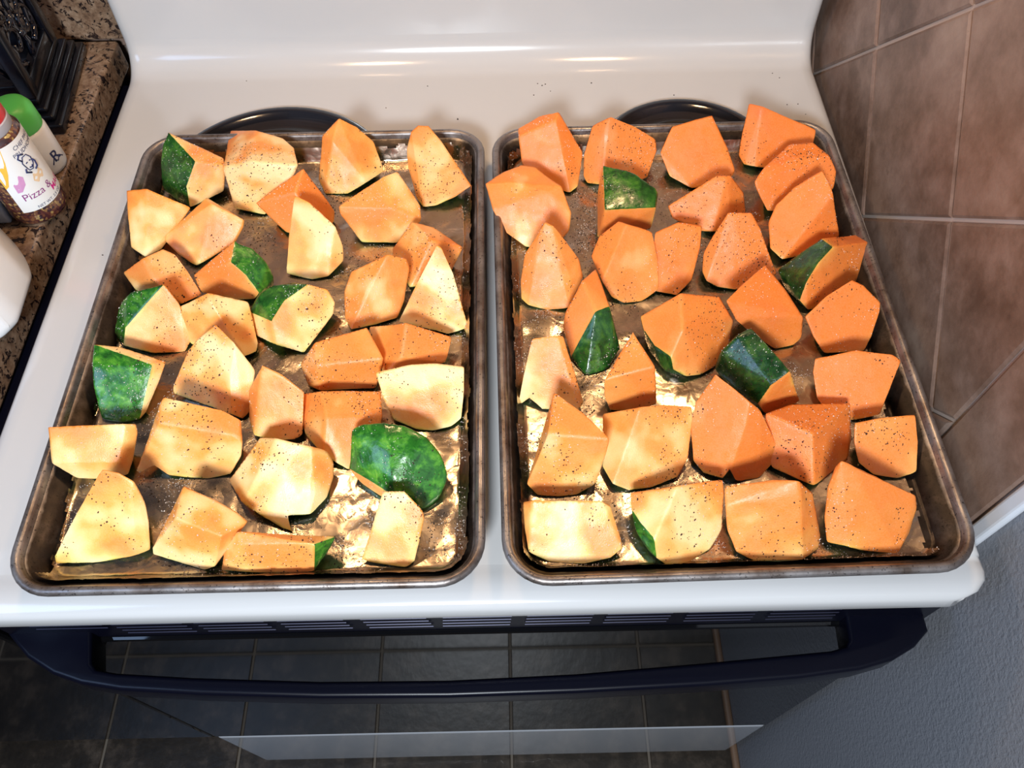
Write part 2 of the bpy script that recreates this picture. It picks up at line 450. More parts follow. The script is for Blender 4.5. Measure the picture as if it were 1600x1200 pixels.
# oven handle: a bow seen from above
HZ = -.088
outer = [(12, 985), (22, 1004), (41, 1027), (81, 1053), (125, 1068), (187, 1078), (312, 1085), (500, 1090), (700, 1089), (900, 1082), (1100, 1071), (1250, 1059), (1345, 1046), (1397, 1031), (1431, 1010), (1452, 985)]
inner = [(1319, 950), (1328, 1000), (1322, 1010), (1300, 1016), (1100, 1035), (900, 1052), (700, 1062), (500, 1064), (300, 1058), (180, 1051), (150, 1046), (142, 1036), (140, 995)]
op = [at(x, y, HZ) for x, y in outer]; ip = [at(x, y, HZ) for x, y in inner]
op = [Vector((op[0].x, -.2200))] + [Vector((p.x, p.y)) for p in op if p.y < -.2275] + [Vector((op[-1].x, -.2200))]
ip = [Vector((ip[0].x, -.2200))] + [Vector((p.x, p.y)) for p in ip if p.y < -.2275] + [Vector((ip[-1].x, -.2200))]
bm = prism_bm([(p.x, p.y) for p in op + ip], HZ + H - .030, HZ + H, 0)
bmesh.ops.recalc_face_normals(bm, faces=bm.faces[:])
ed = [e for e in bm.edges if len(e.link_faces) == 2 and abs(e.verts[0].co.z - e.verts[1].co.z) < 1e-5 and min(e.verts[0].co.y, e.verts[1].co.y) < -.2250]
bmesh.ops.bevel(bm, geom=ed, offset=.0035, segments=4, profile=.5, affect='EDGES')
bmobj('door_handle', bm, M['black'], stove, sharp=.7)
# burners
def burner(cx, cy, R, name='burner'):
    dp = lathe_bm([(R - .022, .0006), (R - .014, .0016), (R - .009, .0050), (R - .006, .0066), (R - .0025, .0068), (R, .0050), (R + .0010, .0012), (R + .0005, .0)], 72)
    o = bmobj('drip_pan', dp, M['burner'], stove, sharp=1.2); o.location = (cx, cy, H - .0018)
    bw = lathe_bm([(0, .0004), (R - .05, .0004), (R - .03, .0008), (R - .0215, .0030)], 72)
    b = bmobj('bowl', bw, M['burner'], o, True)
    bm = bmesh.new(); pts = []
    turns = 4 if R > .1 else 3
    for k in range(turns * 40 + 1):
        a = k / 40 * 2 * PI; r = .018 + (R - .030 - .018) * k / (turns * 40)
        pts.append((r * math.cos(a), r * math.sin(a), .0078))
    tube_into(bm, pts, .0032, 8)
    bmobj('heating_coil', bm, M['coil'], o, True)
burner(-.194, .186, .118); burner(.219, .212, .092); burner(-.19, -.09, .092); burner(.19, -.09, .118)

# ------------------------------------------------------------------ baking trays
PW, PD = .330, .457; PZ = .0105
def rrect(hw, hh, r, n=8):
    pts = []
    for cx, cy, a0 in ((hw - r, hh - r, 0), (-hw + r, hh - r, 90), (-hw + r, -hh + r, 180), (hw - r, -hh + r, 270)):
        for k in range(n + 1):
            a = math.radians(a0 + 90 * k / n); pts.append((cx + r * math.cos(a), cy + r * math.sin(a)))
    return pts
def pan_mesh():
    rings = [(.045, 0), (.0205, 0), (.0185, .0006), (.0170, .0022), (.0078, .0212)]
    for k in range(0, 13):
        a = math.radians(170 - k * 20); rings.append((.0040 - .0036 * math.cos(a), .0215 + .0036 * math.sin(a)))
    rings += [(.0088, .0195), (.0180, .0010), (.0200, -.0008)]
    V, F = [], []; n = None
    for ins, z in rings:
        L = rrect(PW / 2 - ins, PD / 2 - ins, max(.034 - ins, .008)); n = len(L)
        V += [(x, y, z) for x, y in L]
    for k in range(len(rings) - 1):
        for i in range(n):
            j = (i + 1) % n; F.append((k * n + i, k * n + j, (k + 1) * n + j, (k + 1) * n + i))
    F.append(tuple(range(n))); F.append(tuple(range((len(rings) - 1) * n, len(rings) * n))[::-1])
    return mesh('tray_body', V, F)
def rr_sd(x, y, hw, hh, r):
    qx, qy = abs(x) - hw + r, abs(y) - hh + r
    if qx > 0 and qy > 0:
        l = math.hypot(qx, qy); return l - r, (math.copysign(qx / l, x), math.copysign(qy / l, y))
    if qx > qy: return qx - r, (math.copysign(1, x), 0)
    return qy - r, (0, math.copysign(1, y))
def foil_mesh(climb, seed, shift=(0, 0, 0, 0)):
    # climb: how far the sheet runs up the left, right, back and front walls
    rg = np.random.default_rng(seed)
    hw, hh = PW / 2 - .0195, PD / 2 - .0195
    ex = .034; step = .0022
    X = np.arange(-hw - ex, hw + ex + step, step); Y = np.arange(-hh - ex, hh + ex + step, step)
    gx, gy = np.meshgrid(X, Y)
    z = np.zeros_like(gx)
    for i in range(34):
        a = rg.uniform(0, PI); kx, ky = math.cos(a), math.sin(a)
        wl = rg.uniform(.018, .09); ph = rg.uniform(0, 1)
        wob = .012 * np.sin(gx * rg.uniform(20, 60) + rg.uniform(0, 6)) + .012 * np.sin(gy * rg.uniform(20, 60) + rg.uniform(0, 6))
        t = ((gx * kx + gy * ky + wob) / wl + ph) % 1
        cr = np.abs(t - .5) * 2
        mask = .5 + .5 * np.sin(gx * rg.uniform(8, 30) + rg.uniform(0, 6)) * np.sin(gy * rg.uniform(8, 30) + rg.uniform(0, 6))
        z += cr ** 1.3 * wl * .014 * mask
    z -= z.mean(); z = np.clip(z * .8, -.0012, .003)
    V = []; keep = np.zeros(gx.shape, bool); ny, nx_ = gx.shape
    rag = rg.uniform(-.0007, .0007, gx.shape)
    for j in range(ny):
        for i in range(nx_):
            x, y = gx[j, i], gy[j, i]
            sd, n = rr_sd(x, y, hw, hh, .016); zz = z[j, i]
            lim = climb[0] if n[0] < -.7 else climb[1] if n[0] > .7 else climb[2] if n[1] > .7 else climb[3]
            s = x if abs(n[1]) > .7 else y
            lim = lim + .0035 * noise.noise(Vector((s * 25, seed, 0))) + .003 * noise.noise(Vector((s * 90, seed, 3)))
            keep[j, i] = sd < lim + rag[j, i]
            if sd <= 0:
                e = max(0, 1 + sd / .012); V.append((x, y, .0018 + zz * (1 - .3 * e) + .0012 * e * e))
            else:
                bx, by = x - n[0] * sd, y - n[1] * sd
                crk = .35 * zz + .0007 * noise.noise(Vector((x * 120, y * 120, seed)))
                V.append((bx + n[0] * (sd * .42 - .0006 - abs(crk)), by + n[1] * (sd * .42 - .0006 - abs(crk)), .0030 + sd * .88))
    F = [(j * nx_ + i, j * nx_ + i + 1, (j + 1) * nx_ + i + 1, (j + 1) * nx_ + i) for j in range(ny - 1) for i in range(nx_ - 1)
         if keep[j, i] and keep[j, i + 1] and keep[j + 1, i] and keep[j + 1, i + 1]]
    me = mesh('foil', V, F)
    bm = bmesh.new(); bm.from_mesh(me)
    bmesh.ops.delete(bm, geom=[v for v in bm.verts if not v.link_faces], context='VERTS'); bm.to_mesh(me); bm.free()
    return me
pan_me = pan_mesh(); FOILS = []
for (px, py, pr, lab, flab, climb, sd) in (
    (-.1478, -.0007, .0016, 'left browned aluminium baking tray with a dark rolled rim', 'crinkled foil lining the left baking tray, torn low at the front', (.004, .018, .016, .020), 3),
    (.1904, .0007, .0126, 'right browned aluminium baking tray beside the tiled wall', 'crinkled foil lining the right baking tray, lying flat by the bare right side', (.014, -.004, .013, .010), 11)):
    me = pan_me if not FOILS else pan_me.copy()
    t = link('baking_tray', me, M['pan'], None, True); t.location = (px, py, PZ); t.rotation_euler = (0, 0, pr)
    tag(t, lab, 'baking tray', 'baking trays on the stove')
    f = link('foil_sheet', foil_mesh(climb, sd), M['foil'], None, True); f.location = (px, py, PZ); f.rotation_euler = (0, 0, pr)
    tag(f, flab, 'foil', 'foil sheets in the trays'); FOILS.append(f)
# ------------------------------------------------------------------ squash chunks
# name | tone of flesh | tone of rind | label | corners "x y height(mm)" | cut faces | rind faces in view
SQ = r'''
L1|.7|.35|squash chunk in the left tray's back left corner, dark green rind facing left|262 206 46,305 252 40,352 258 36,350 247 36,350 299 6,297 324 3,291 291 18,253 224 38,250 250 26,253 296 6,283 318 2|abcd bcefg|abgfkjih
L2|.85|.35|large rounded pale orange chunk, second along the back of the left tray|360 204 45,400 203 46,442 216 40,459 231 34,466 258 24,452 292 14,414 336 3,366 326 3,348 262 20,392 252 42|abj bcdej ijefgh aji|
L3|.75|.35|pointed pinkish-topped chunk at the left tray's back, before the burner ring's right end|529 184 50,503 211 42,519 221 44,498 282 8,508 303 3,543 303 3,573 286 7,601 268 8,585 222 26,557 198 40|abc bdec acefg aghij|
L4|.6|.3|tall wedge with a green rind line below, in the left tray's back right corner|653 194 52,670 195 50,688 217 42,709 252 26,737 290 10,713 307 7,680 321 5,661 324 4,642 204 52,635 231 42,638 263 24,652 312 5|iabcdefgh ijklh|
L5|.9|.35|pale blocky chunk against the left tray's left wall, below the green-backed corner chunk|197 297 40!,229 294 42,298 324 34,262 372 10,252 390 4,226 402 3,204 387 12!,199 342 27!|abfgh bcdef|
L6|.8|.35|square-faced orange chunk right of the pale blocky one, left tray|323 308 42,383 344 36,381 354 32,368 380 14,306 416 3,280 398 4,256 375 16,258 368 20,330 318 41|abcdefgh|
L7|.35|.35|deep orange chunk half hidden behind the pale tall wedge in the left tray|474 262 44,398 317 26,449 364 6,500 370 5,523 345 6,524 330 14,461 300 38|abg bcdg agdef|
L8|.9|.35|pale tall wedge with a shaded right side, second row middle of the left tray|460 304 48,482 315 46,524 352 30,536 385 14,537 408 8,513 432 4,487 437 3,447 428 3,452 370 24,507 352 36|abcjfghi jcdef|
L9|.65|.35|peppery-topped chunk in front of the pinkish pointed one in the left tray|621 267 44,600 275 44,528 323 34,530 333 30,566 379 4,620 380 3,645 365 4,659 343 12,657 322 22,613 325 40|abcj ajhi cdefghj|
L10|.5|.35|orange and white chunk behind the tall triangle on the right of the left tray|643 345 36,678 355 38,724 386 26,706 421 8,690 440 4,640 450 3,613 395 14,613 389 20,674 376 38|abci ahgfi icdef|
L11|.55|.35|upright orange block with white band, left of the left tray's tall triangle|606 396 46,636 404 42,640 418 36,631 472 8,621 497 3,580 509 3,548 516 3,538 497 8,537 455 24,548 424 36,574 448 40,605 462 28|ajihgk abclgk cdefl|
L12|.9|.35|tall pale triangular chunk beside the left tray's right wall|683 380 50,690 385 48,708 425 36,732 512 6,702 523 3,622 503 4,655 445 28|abcdefg|
L13|.45|.35|peppery orange chunk by the left wall, just above the round-backed green one|255 388 36,222 404 34,191 426 26,211 452 8,245 470 5,285 475 5,316 461 8,293 423 24,272 395 36,238 436 30|abjfghi cdefj bcj|
L14|.35|.75|orange chunk with light green rind on its right, third row of the left tray|367 375 40,302 430 24,361 410 38,384 430 32,405 458 14,398 467 8,372 469 4,312 456 8,397 386 38,418 408 28,430 432 14,430 446 5|abc bcdefgh|aijklfedc
L15|.6|.7|round-backed chunk with green rind on its upper left, against the left tray's left wall|256 443 42,280 473 32,300 530 6,290 550 3,240 552 3,192 540 4,195 512 16,214 490 28,240 475 38,200 457 34,184 479 22,177 520 4|abcdefghi|aihgflkj
L16|.85|.35|pale cube-like chunk between the two green-topped ones, left tray|325 457 46,280 479 36,281 493 30,297 537 6,340 556 3,383 557 3,401 550 5,404 537 10,388 471 30,329 472 46|abj bcdefj ajfghi
L17|.95|.55|chunk with oval cream face and green rind on top, left tray middle|386 486 24,400 462 27,424 445 29,455 440 30,481 444 36,513 452 34,524 471 28,521 490 20,475 552 3,430 538 6,400 524 6,424 502 36,445 469 44|akjl efghijlm|abcdeml
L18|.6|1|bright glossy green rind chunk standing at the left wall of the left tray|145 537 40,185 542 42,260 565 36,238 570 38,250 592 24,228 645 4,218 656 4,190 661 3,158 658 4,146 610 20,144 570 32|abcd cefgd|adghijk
L19|.9|.35|ragged-topped pale chunk right of the bright green one in the left tray|336 506 50,306 530 46,296 543 40,270 606 12,270 614 8,320 632 4,362 648 4,380 655 3,389 645 4,399 578 22,366 535 40,359 590 38|abcdefglk klghij
L20|.6|.35|small chunk with a white salted top, centre of the left tray|409 569 42,389 608 30,389 655 8,397 681 3,430 688 3,460 687 3,473 680 6,476 612 30,441 585 42,404 612 40|abcdj ajdefghi
L21|.45|.35|smooth orange chunk above the centre of the left tray, left of the white-ended one|491 535 36,574 511 38,600 560 26,588 606 4,500 611 3,481 603 5,469 569 20,495 572 34|agh gfeh ahcb hedc
L22|.5|.35|orange chunk with a bright white end near the left tray's right wall|577 511 40,634 504 40,706 526 32,699 556 14,696 566 8,660 580 5,600 590 8,626 558 36|abhg bcdeh hefg
L23|.9|.35|broad smooth cream-faced chunk below the white-ended one in the left tray|585 581 38,640 568 42,680 567 40,725 572 34,725 610 20,721 655 6,705 667 4,676 674 3,650 671 3,614 656 5,596 618 20|abcdefghijk
L24|.5|.35|orange chunk with pale top, behind the big shiny green rind piece|460 617 34,500 611 42,596 611 38,597 650 26,590 690 10,545 735 3,505 712 4,476 678 8,510 652 42|abigh bcdi idefg
L25|.9|.35|wide pale block overhanging the left tray's left wall|73 667 42!,197 662 42,213 662 38,216 675 32,207 718 12,200 742 3,170 748 3,147 749 4,120 747 10!,80 723 28!,186 722 18,125 728 16|abklj jlkghi bcdefgk
L26|.75|.35|large chunk with a salty orange top strip, just right of the overhanging pale block|254 620 46,349 641 44,377 656 36,379 690 24,377 712 14,360 741 4,325 749 3,288 746 3,245 722 10,212 737 3,249 661 42,365 680 38|abclk kldefghij akj
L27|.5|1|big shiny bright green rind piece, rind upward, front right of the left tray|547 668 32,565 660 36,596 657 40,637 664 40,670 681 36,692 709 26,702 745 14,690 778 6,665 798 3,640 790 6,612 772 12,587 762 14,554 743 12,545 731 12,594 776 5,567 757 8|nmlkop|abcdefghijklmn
L28|.95|.35|chunk with wide white salted top and small hanging tip, left tray front|406 683 42,357 750 26,378 786 8,442 826 4,456 830 4,483 806 4,511 777 5,522 744 12,521 720 20,512 705 26,487 698 38,431 684 44,386 774 14,493 770 22|abcml lmcdefnk kjihgfn
L29|.95|.35|large pale wedge with salty orange edge, left tray's front left corner|160 732 48,186 738 48,208 751 42,226 785 30,232 812 16,235 860 4,213 868 3,150 879 2,86 880 3,84 872 8,121 800 34,203 780 44,210 835 22|abclmghijk cdefgml
L30|.75|.35|chunk with salty brown top facet, right of the front left corner wedge|287 759 44,335 780 42,372 800 34,388 814 28,346 838 40,335 886 4,320 891 3,285 880 3,238 866 3,237 858 6,274 810 42|abcdek kefghij def
L31|.7|.8|low flat wedge with a green rind end, left tray's front edge|370 830 34,527 838 20!,492 850 33!,374 850 35,491 893 4,466 898 3,380 894 3,345 892 3,350 860 20,515 858 5!|abcd dcefg adghi|bcej
L32|.8|.35|small upright rectangular chunk at the front right of the left tray|598 767 42,632 767 42,661 797 36,663 808 30,648 878 5,636 887 2,582 879 2,564 874 4,655 812 30|abcifgh cdefi
R1|.3|.35|squared orange chunk in the right tray's back left corner|809 201 42,843 181 46,873 175 48,911 238 28,903 292 5,891 302 3,868 285 4,835 285 4,815 255 20,810 213 40,868 187 48,879 228 38|abckj jklfghi kcdefl
R2|.2|.35|orange chunk ridged down its left side, second along the right tray's back|953 182 48,926 196 40,913 240 24,911 276 5,917 287 3,941 289 3,980 290 3,1011 278 4,1026 235 18,1025 218 26,990 197 40,945 200 46|abcdefl alfghijk
R3|.1|.35|smooth orange five-sided chunk in front of the black burner ring of the right tray|1050 197 40,1085 186 44,1113 179 46,1137 230 28,1149 266 10,1146 274 6,1110 288 4,1081 294 3,1046 276 6,1031 238 22|abcdefghij
R4|.05|.35|orange wedge rising highest in the right tray's back right corner|1170 161 52,1190 165 52,1276 203 34,1272 222 26,1240 262 4,1210 264 3,1178 260 4,1163 258 5,1154 243 12,1160 205 34|abghij bcdefg
R5|.55|.35|big rounded pale orange chunk overhanging the right tray's left wall|757 287 38!,787 268 42,814 257 46,835 260 46,878 291 38,893 333 24,890 360 12,875 378 5,845 388 3,822 386 3,790 363 14,769 327 28!,800 285 46,860 300 44|abcdenm amnefghijkl
R6|.2|.45|orange chunk with a striped dark green rind panel on top|942 257 46!,988 268 45!,1030 296 38!,1026 324 37!,945 328 43!,1018 357 8,985 365 4,945 372 3,933 371 5,934 300 28|edfgh aehij|abcde
R7|.15|.35|orange chunk with a point to the left, right of the striped green panel one|1043 322 28,1121 274 40,1142 273 40,1162 300 30,1166 330 14,1145 362 3,1115 362 3,1090 361 3,1050 340 10,1135 280 42,1140 325 34|abjkghi jcdefgk
R8|.05|.35|orange chunk with a curved top facet, below the highest wedge in the right tray|1178 284 28,1193 262 36,1233 225 42,1270 221 42,1297 243 36,1307 268 26,1303 295 16,1250 330 5,1199 330 5,1182 296 20,1240 248 46|abcdek akefghij
R9|.1|.35|tall orange slab by the right wall, third from the right tray's back|1284 265 46,1294 285 42,1302 303 38,1312 370 10,1270 395 4,1222 406 3,1203 388 6,1200 347 20,1212 320 32,1240 292 42|abcfghij cdef
R10|.5|.35|tall pyramid chunk, in front of the one overhanging the right tray|852 345 50,862 350 49,881 374 42,905 405 30,912 432 14,890 482 4,855 485 3,825 478 3,814 468 5,813 440 14,820 397 30,841 372 46,893 440 26|alkjih ablhgfm bcdefm
R11|.35|.35|chunk with a pinkish shiny facet, right of the tall pyramid in the right tray|966 345 44,979 350 44,1019 362 36,1028 405 24,1029 453 7,1004 471 3,975 474 3,955 464 4,940 440 14,923 400 24,935 370 36|abijk bcdefghi
R12|.05|.35|deep orange flat-faced slab just right of the pinkish shiny one|1024 362 38,1060 346 42,1097 352 36,1094 384 24,1081 438 6,1058 462 3,1020 455 4,1018 400 20|abcdefgh
R13|.1|.35|orange shield-shaped chunk in the middle of the right tray's back half|1138 331 48,1175 332 44,1188 355 38,1214 428 10,1190 450 4,1147 453 3,1121 449 3,1103 440 6,1097 425 8,1099 396 20,1114 368 32,1146 340 48|alhijk abcdefghl
R14|.15|.1|chunk with nearly black green rind on its left, by the right wall|1283 373 36!,1350 366 42,1357 378 38,1342 436 12,1300 480 4,1262 484 3,1250 470 9!,1260 441 28!,1279 410 40!,1301 386 43!,1267 383 33!,1214 422 10!,1225 450 3!|abcj jcdefghi|ajihgmlk
R15|.3|.3|narrow upright chunk with a thin spike and dark glossy rind on its right|909 438 44,931 419 48,953 478 36,930 487 38,882 490 26,880 510 18,892 558 4,903 566 3,922 528 20,960 515 22,969 545 8,950 578 2,915 588 1|abcd aefghid|dcjklmhi
R16|.35|.2|large chunk at the right tray's centre with a ridge and rounded lower lobe|1000 494 34,1063 457 46!,1125 463 40,1147 500 24,1138 545 12,1118 572 5,1095 586 3,1073 589 3,1052 577 5,1048 558 12,1022 540 14,1005 515 22,1067 515 45!,1012 545 6,1040 582 2|abmjkl bcdefghijm|lkjiona
R17|.05|.35|big deep orange chunk behind the very dark green rind chunk, right tray|1197 413 46,1165 440 42,1134 470 34,1150 500 20,1180 525 10,1212 546 3,1240 540 3,1253 528 6,1256 495 16,1225 448 34,1185 495 40|abckij kcdefghi
R18|.05|.35|blocky orange chunk by the right wall, before the nearly black rinded one|1332 437 44,1350 445 42,1376 472 34,1375 484 30,1362 525 12,1350 549 3,1288 552 3,1270 525 10,1257 494 26,1290 463 40|abcdefghij
R19|.1|.1|very dark green rind chunk with small orange end, right tray middle|1171 508 46,1148 522 40,1122 548 26,1114 576 10,1145 608 5,1184 632 8,1205 602 26,1234 580 34,1203 545 44,1250 627 6,1225 638 3,1195 647 3|hjklfg|abcdefghi
R20|.7|.35|pale tapered chunk with a flat top at the left wall of the right tray|831 528 42,871 525 44,880 524 42,912 630 8,905 642 4,850 640 3,810 632 3,818 590 18|abefgh bcde
R21|.5|.35|small pyramid with a sharp tip, between the pale tapered chunk and the centre lobe|989 516 50,1024 572 38,1027 632 5,990 642 3,953 642 3,945 620 14,945 593 30|abg gbcdef
R22|.05|.35|wide smooth orange chunk by the bright bare foil at the right wall|1273 559 38,1335 547 42,1395 554 40,1408 562 38,1394 598 22,1374 648 4,1332 657 3,1295 652 3,1276 620 10,1270 580 28|abcdefghij
R23|.7|.35|chunk with peppery brown triangle top and pale front, right tray|866 613 48,909 644 42,953 685 32,948 705 26,930 757 6,900 774 3,872 777 3,840 774 3,823 757 5,838 705 20,857 678 44|abck kcdefghi akij
R24|.6|.35|large block with white salted top, left of the heart-shaped one|942 647 36,1000 636 46,1040 633 44,1081 635 38,1083 650 32,1075 715 10,1058 746 4,1020 762 3,982 767 3,957 757 4,941 730 8|abjk bcdefghij
R25|.15|.35|heart-shaped smooth orange chunk with a bright glint, right tray|1117 583 50,1088 625 36,1079 665 20,1083 722 6,1098 740 3,1128 748 3,1140 742 4,1152 752 3,1188 746 3,1219 712 8,1206 680 24,1188 640 38,1172 628 42,1165 665 42|abcdefgnm mnghijkl
R26|.1|.35|large orange cube-like chunk right of the heart-shaped one|1196 645 32,1235 631 42,1329 629 40,1331 686 20,1325 715 10,1290 745 4,1272 759 3,1250 750 3,1206 730 6,1195 690 16,1270 678 42|abck kcdefg akghij
R27|.4|.35|small squarish chunk with thin dark line under it, by the right wall|1335 660 36,1375 652 40,1430 647 38,1434 690 22,1432 738 5,1402 748 3,1365 742 3,1342 724 8,1334 690 24|abcdefghi
R28|.95|.35|wide pale yellow slab in the front left corner of the right tray|817 784 40,831 782 42,942 782 40,954 788 36,971 845 14,972 858 8,955 872 4,913 882 2,857 879 2,825 864 4,819 826 20|abjk bcfghij cdef
R29|.75|.7|chunk with orange left face, white right face and green rind edge, tray front|984 770 40,1058 760 46,1130 749 40,1132 770 34,1128 828 14,1108 860 5,1077 879 3,1040 882 3,1026 873 5,1022 843 18,1003 820 24,988 797 32,993 831 12,1016 866 4|abjkl bcdefghij|lkjinma
R30|.55|.35|rounded-bottomed block with a darker top strip, front row of the right tray|1132 760 38,1207 750 40,1249 751 40,1270 769 36,1282 840 12,1279 857 6,1254 875 3,1215 878 2,1180 877 2,1150 863 4,1136 830 14,1133 791 36,1251 771 42|abcml lmghijk mcdefg
R31|.25|.15|orange chunk in the front right corner of the right tray, dark rind under it|1315 719 48,1350 738 46,1432 775 34,1433 792 28,1421 834 12,1404 866 3,1348 860 3,1325 855 3,1292 848 3,1288 808 14,1294 760 34,1306 728 44,1345 751 46|amhijkl abcdefghm
'''
ZF = .0122
def solve_heights(px, h, faces, fixed):
    """heights nudged so that every cut face is flat (inverse depth is affine over a plane)"""
    n = len(px); D = [camray(*p) for p in px]
    t0 = np.array([(ZF + h[i] / 1000 - CAMP.z) / D[i].z for i in range(n)]); w0 = 1 / t0
    dz = np.array([-D[i].z for i in range(n)])
    sig = np.array([.0011 if h[i] <= 8 else .0006 if fixed[i] else .0055 for i in range(n)])
    A = [np.eye(n) * (t0 ** 2 * dz / sig)[:, None]]; b = [w0 * (t0 ** 2 * dz / sig)]
    for f in faces:
        if len(f) < 4: continue
        B = np.array([[px[i][0] / 1000, px[i][1] / 1000, 1] for i in f]); Q = np.eye(len(f)) - B @ np.linalg.pinv(B)
        m = np.zeros((len(f), n)); sc = np.mean([t0[i] ** 2 * dz[i] for i in f]) / .0008
        for r in range(len(f)):
            for c, i in enumerate(f): m[r, i] = Q[r, c] * sc
        A.append(m); b.append(np.zeros(len(f)))
    # each cut leans to the side of the chunk it lies on
    xy = np.array(px); lo, hi = xy.min(0), xy.max(0); mid = (lo + hi) / 2; sz = max(hi - lo)
    side = CAMR @ Vector((1, 0, 0)); upv = CAMR @ Vector((0, 1, 0)); look = CAMR @ Vector((0, 0, 1))
    for f in faces:
        q = xy[f]; ar = 0; cx = cy = 0
        for k in range(len(q)):
            x0, y0 = q[k]; x1, y1 = q[(k + 1) % len(q)]; cr = x0 * y1 - x1 * y0; ar += cr; cx += (x0 + x1) * cr; cy += (y0 + y1) * cr
        if abs(ar) < 1: continue
        cx /= 3 * ar; cy /= 3 * ar
        dx, dy = (cx - mid[0]) / sz, -(cy - mid[1]) / sz
        nn = (look + side * 3.5 * dx + upv * (3.2 * dy - .08)).normalized()
        nd = np.array([nn.dot(D[i]) for i in f]); rt = nd / nd.mean()
        m = np.zeros((len(f), n)); sc = np.mean([t0[i] ** 2 * dz[i] for i in f]) / .0021
        for r in range(len(f)):
            m[r, f[r]] += sc
            for i in f: m[r, i] -= sc * rt[r] / len(f)
        A.append(m); b.append(np.zeros(len(f)))
    w = np.linalg.lstsq(np.vstack(A), np.concatenate(b), rcond=None)[0]
    out = []
    for i in range(n):
        p = CAMP + D[i] * (1 / w[i])
        if p.z < ZF + .0006: p = CAMP + D[i] * ((ZF + .0006 - CAMP.z) / D[i].z)
        out.append(p)
    return out
CHUNKS = []
# the groove between two lobes of the rind shows as a notch in the lower edge of a few cuts
NOTCH = {'L26': [(241, 727), (268, 746), (246, 765), (214, 741)], 'L28': [(450, 806), (486, 804), (480, 842), (457, 832)],
         'R20': [(827, 621), (846, 638), (828, 660), (810, 635)], 'R25': [(1140, 733), (1150, 752), (1139, 768), (1128, 749)]}
def carve(bm, poly, P):
    def tmp(b, name):
        me = bpy.data.meshes.new(name); me.materials.append(M['flesh']); me.materials.append(M['rind']); b.to_mesh(me); b.free()
        o = bpy.data.objects.new(name, me); COL.objects.link(o); return o
    t = [(p - CAMP).dot(CAMR @ Vector((0, 0, -1))) for p in P]; t0, t1 = min(t) * .93, max(t) * 1.10
    cb = bmesh.new(); A = [cb.verts.new(CAMP + camray(*q) * t0) for q in poly]; B = [cb.verts.new(CAMP + camray(*q) * t1) for q in poly]
    cb.faces.new(A); cb.faces.new(B[::-1])
    for i in range(len(A)): j = (i + 1) % len(A); cb.faces.new((A[j], A[i], B[i], B[j]))
    bmesh.ops.recalc_face_normals(cb, faces=cb.faces[:])
    for f in cb.faces: f.material_index = 1
    a, b = tmp(bm, 'a'), tmp(cb, 'b')
    m = a.modifiers.new('cut', 'BOOLEAN'); m.operation = 'DIFFERENCE'; m.object = b; m.solver = 'EXACT'
    dg = bpy.context.evaluated_depsgraph_get(); me = bpy.data.meshes.new_from_object(a.evaluated_get(dg))
    out = bmesh.new(); out.from_mesh(me); bmesh.ops.triangulate(out, faces=out.faces[:])
    bpy.data.objects.remove(a); bpy.data.objects.remove(b); bpy.data.meshes.remove(me)
    return out
